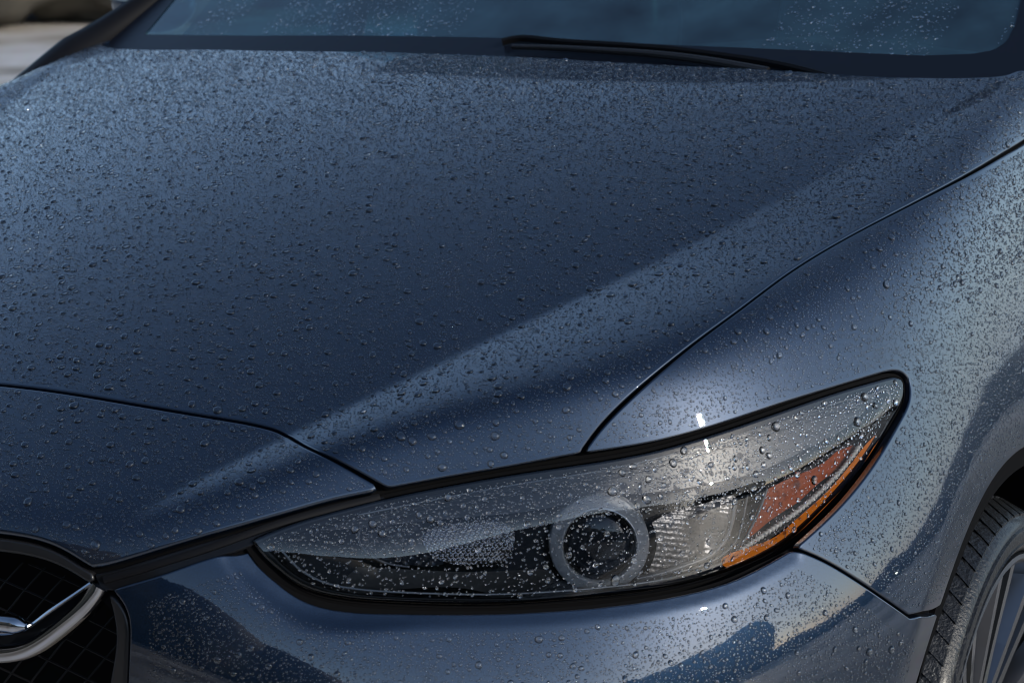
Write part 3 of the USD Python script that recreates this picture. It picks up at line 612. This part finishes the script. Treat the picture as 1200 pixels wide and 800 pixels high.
for ri, (name, (BP, BN), (FP, FN)) in enumerate(REG):
    r = .0019 + .0036*rng.beta(.9, 3.6, len(BP)); 
    if name == 'bumper': r *= .8
    if name == 'fender': r *= np.where(BP[:, 2] < .78, .62, .85)
    order = np.argsort(-r); keep = []; tree = cKDTree(BP); dead = np.zeros(len(BP), bool)
    for i in order:
        if dead[i]: continue
        keep.append(i); dead[tree.query_ball_point(BP[i], r[i]*1.0 + .0050)] = True
    BP, BN, r = BP[keep], BN[keep], r[keep]
    fr_ = .00050 + .0016*rng.beta(1.0, 2.8, len(FP)); d, j = cKDTree(BP).query(FP); ok = d > r[j]*1.05 + fr_
    FP, FN, fr_ = FP[ok], FN[ok], fr_[ok]
    FP_k = 1 + .45*sm((FP[:, 1] - .55)/.35)*(FP[:, 2] > .8); fr_ *= FP_k
    pairs = cKDTree(FP).query_pairs(.0040, output_type='ndarray'); dead = np.zeros(len(FP), bool)
    for a, b in pairs:
        if not dead[a] and not dead[b] and np.linalg.norm(FP[a] - FP[b]) < (fr_[a] + fr_[b])*1.05: dead[b] = True
    FP, FN, fr_ = FP[~dead], FN[~dead], fr_[~dead]
    drops.append((np.vstack([BP, FP]), np.vstack([BN, FN]), np.r_[r, fr_], np.full(len(r) + len(fr_), ri)))
DP, DN, DR, DI = (np.concatenate([d[i] for d in drops]) for i in range(4))
px = proj(DP); dist = np.linalg.norm(DP - CAM, axis=1); infr = (px[:, 0] > 5) & (px[:, 0] < 1195) & (px[:, 1] > 5) & (px[:, 1] < 795)
cosv = (DN*(CAM - DP)).sum(1)/dist; size = np.where(infr, DR/dist*np.sqrt(np.maximum(cosv, .05) + .15), 0)
ind = np.argsort(-size)[:300]
def where_drop(P, k):
    x, y, z = P
    if k == 0:
        band = x > XC(y) + .004
        t = ('on the paler outer band of the bonnet beyond its crease' if band else 'on the broad middle of the bonnet') if y > .36 else ('at the front edge of the bonnet above the headlight' if band else 'at the front edge of the bonnet above the nose panel')
        if y > .72: t = 'on the rear of the bonnet towards the windscreen' if not band else 'on the outer band of the bonnet at its rear'
        return t, 'larger drops on the bonnet'
    if k == 1: return ('on the blue nose panel right above the grille corner' if x < .30 and z < .70 else 'on the blue nose panel just below the bonnet seam' if z > .715 else 'on the middle of the blue nose panel'), 'larger drops on the nose panel'
    if k == 2: return ('on the blue fender between the bonnet seam and the headlight' if z > .74 and y < .7 else 'on the blue fender between the headlight and the wheel arch'), 'larger drops on the fender'
    if k == 3: return ('on the blue bumper beside the grille' if x < .45 else 'on the blue bumper below the projector lamp' if x < .66 else 'on the blue bumper below the amber reflector'), 'larger drops on the bumper'
    return ('on the outer part of the headlight lens near its pointed tip' if x > .70 else 'on the headlight lens above or around the projector lamp' if x > .58 else 'on the inner part of the headlight lens, towards the grille'), 'larger drops on the headlight lens'
FR = frame(DN, rng.uniform(0, 2*np.pi, len(DP)))
for i in ind:
    a, b, c, d2 = rng.uniform(-.07, .07, 2).tolist() + rng.uniform(0, 6.28, 2).tolist(); e = rng.uniform(.0, .14)
    r = DR[i]; h = min(.62*r, .0016 + .25*r)
    v, f = cap(r, h, 8, 24, lambda t: 1 + e*math.cos(2*(t - c)) + a*math.cos(3*(t - d2)) + b*math.cos(t), closed=DI[i] == 4)
    o = obj('water_drop', (v @ FR[i] + DP[i] + DN[i]*(.00012 if DI[i] == 4 else 0), f), 'water', smooth=True)
    t, g = where_drop(DP[i], DI[i]); tag(o, 'larger clear drop ' + t, 'water drop', g)
rest = np.setdiff1d(np.arange(len(DP)), ind)
# drops on the glass of the windscreen
wx = rng.uniform(-.72, .72, 7000); wx = np.where(meshkit.noise(np.c_[wx*9, wx*0, wx*0]) > .25, wx, 9.); wt = rng.uniform(.01, .30, 7000); WP = wpt(wx, wt); WN = np.broadcast_to([0, -math.sin(TILT), math.cos(TILT)], WP.shape)
wr = .0005 + .0023*rng.beta(1, 4, 7000); ok = wx < 5; WP, WN, wr = WP[ok], WN[ok], wr[ok]
pi = UsdGeom.PointInstancer.Define(stage, '/World/fine_water_drops')
tag(pi, 'fine water droplets covering all the blue paint, the headlight lens and the windscreen', 'water droplets', kind='stuff')
protos = []
for k in range(8):
    a, b, c, d2 = rng.uniform(-.10, .10, 2).tolist() + rng.uniform(0, 6.28, 2).tolist(); e = rng.uniform(.0, .34)
    v, f = cap(1.0, .62 if k % 4 < 3 else .5, 5, 12, lambda t: 1 + e*math.cos(2*(t - c)) + a*math.cos(3*(t - d2)) + b*math.cos(t), closed=k >= 4)
    o = usdkit.mesh(stage, f'/World/fine_water_drops/droplet_{k:03d}' if k else '/World/fine_water_drops/droplet', (v, f), M['water'], smooth=True); protos.append(o.GetPath())
pi.CreatePrototypesRel().SetTargets(protos)
AP = np.vstack([DP[rest], WP + WN*.0002]); AN = np.vstack([DN[rest], WN]); ARr = np.r_[DR[rest], wr]; lensy = np.r_[DI[rest] == 4, np.ones(len(WP), bool)]
AF = frame(AN, rng.uniform(0, 2*np.pi, len(AP)))
from scipy.spatial.transform import Rotation
qx = Rotation.from_matrix(np.transpose(AF, (0, 2, 1))).as_quat()
pi.CreatePositionsAttr(Vt.Vec3fArray.FromNumpy((AP + AN*np.where(lensy, .0001, 0)[:, None]).astype(np.float32)))
pi.CreateOrientationsAttr(Vt.QuathArray([Gf.Quath(float(q[3]), float(q[0]), float(q[1]), float(q[2])) for q in qx]))
hs = np.minimum(1.0, (.0016 + .25*ARr)/(.62*ARr))
pi.CreateScalesAttr(Vt.Vec3fArray.FromNumpy(np.c_[ARr, ARr, ARr*hs].astype(np.float32)))
pi.CreateProtoIndicesAttr(Vt.IntArray.FromNumpy((rng.integers(0, 4, len(AP)) + 4*lensy).astype(np.int32)))
print('drops', len(DP), 'instances', len(AP))
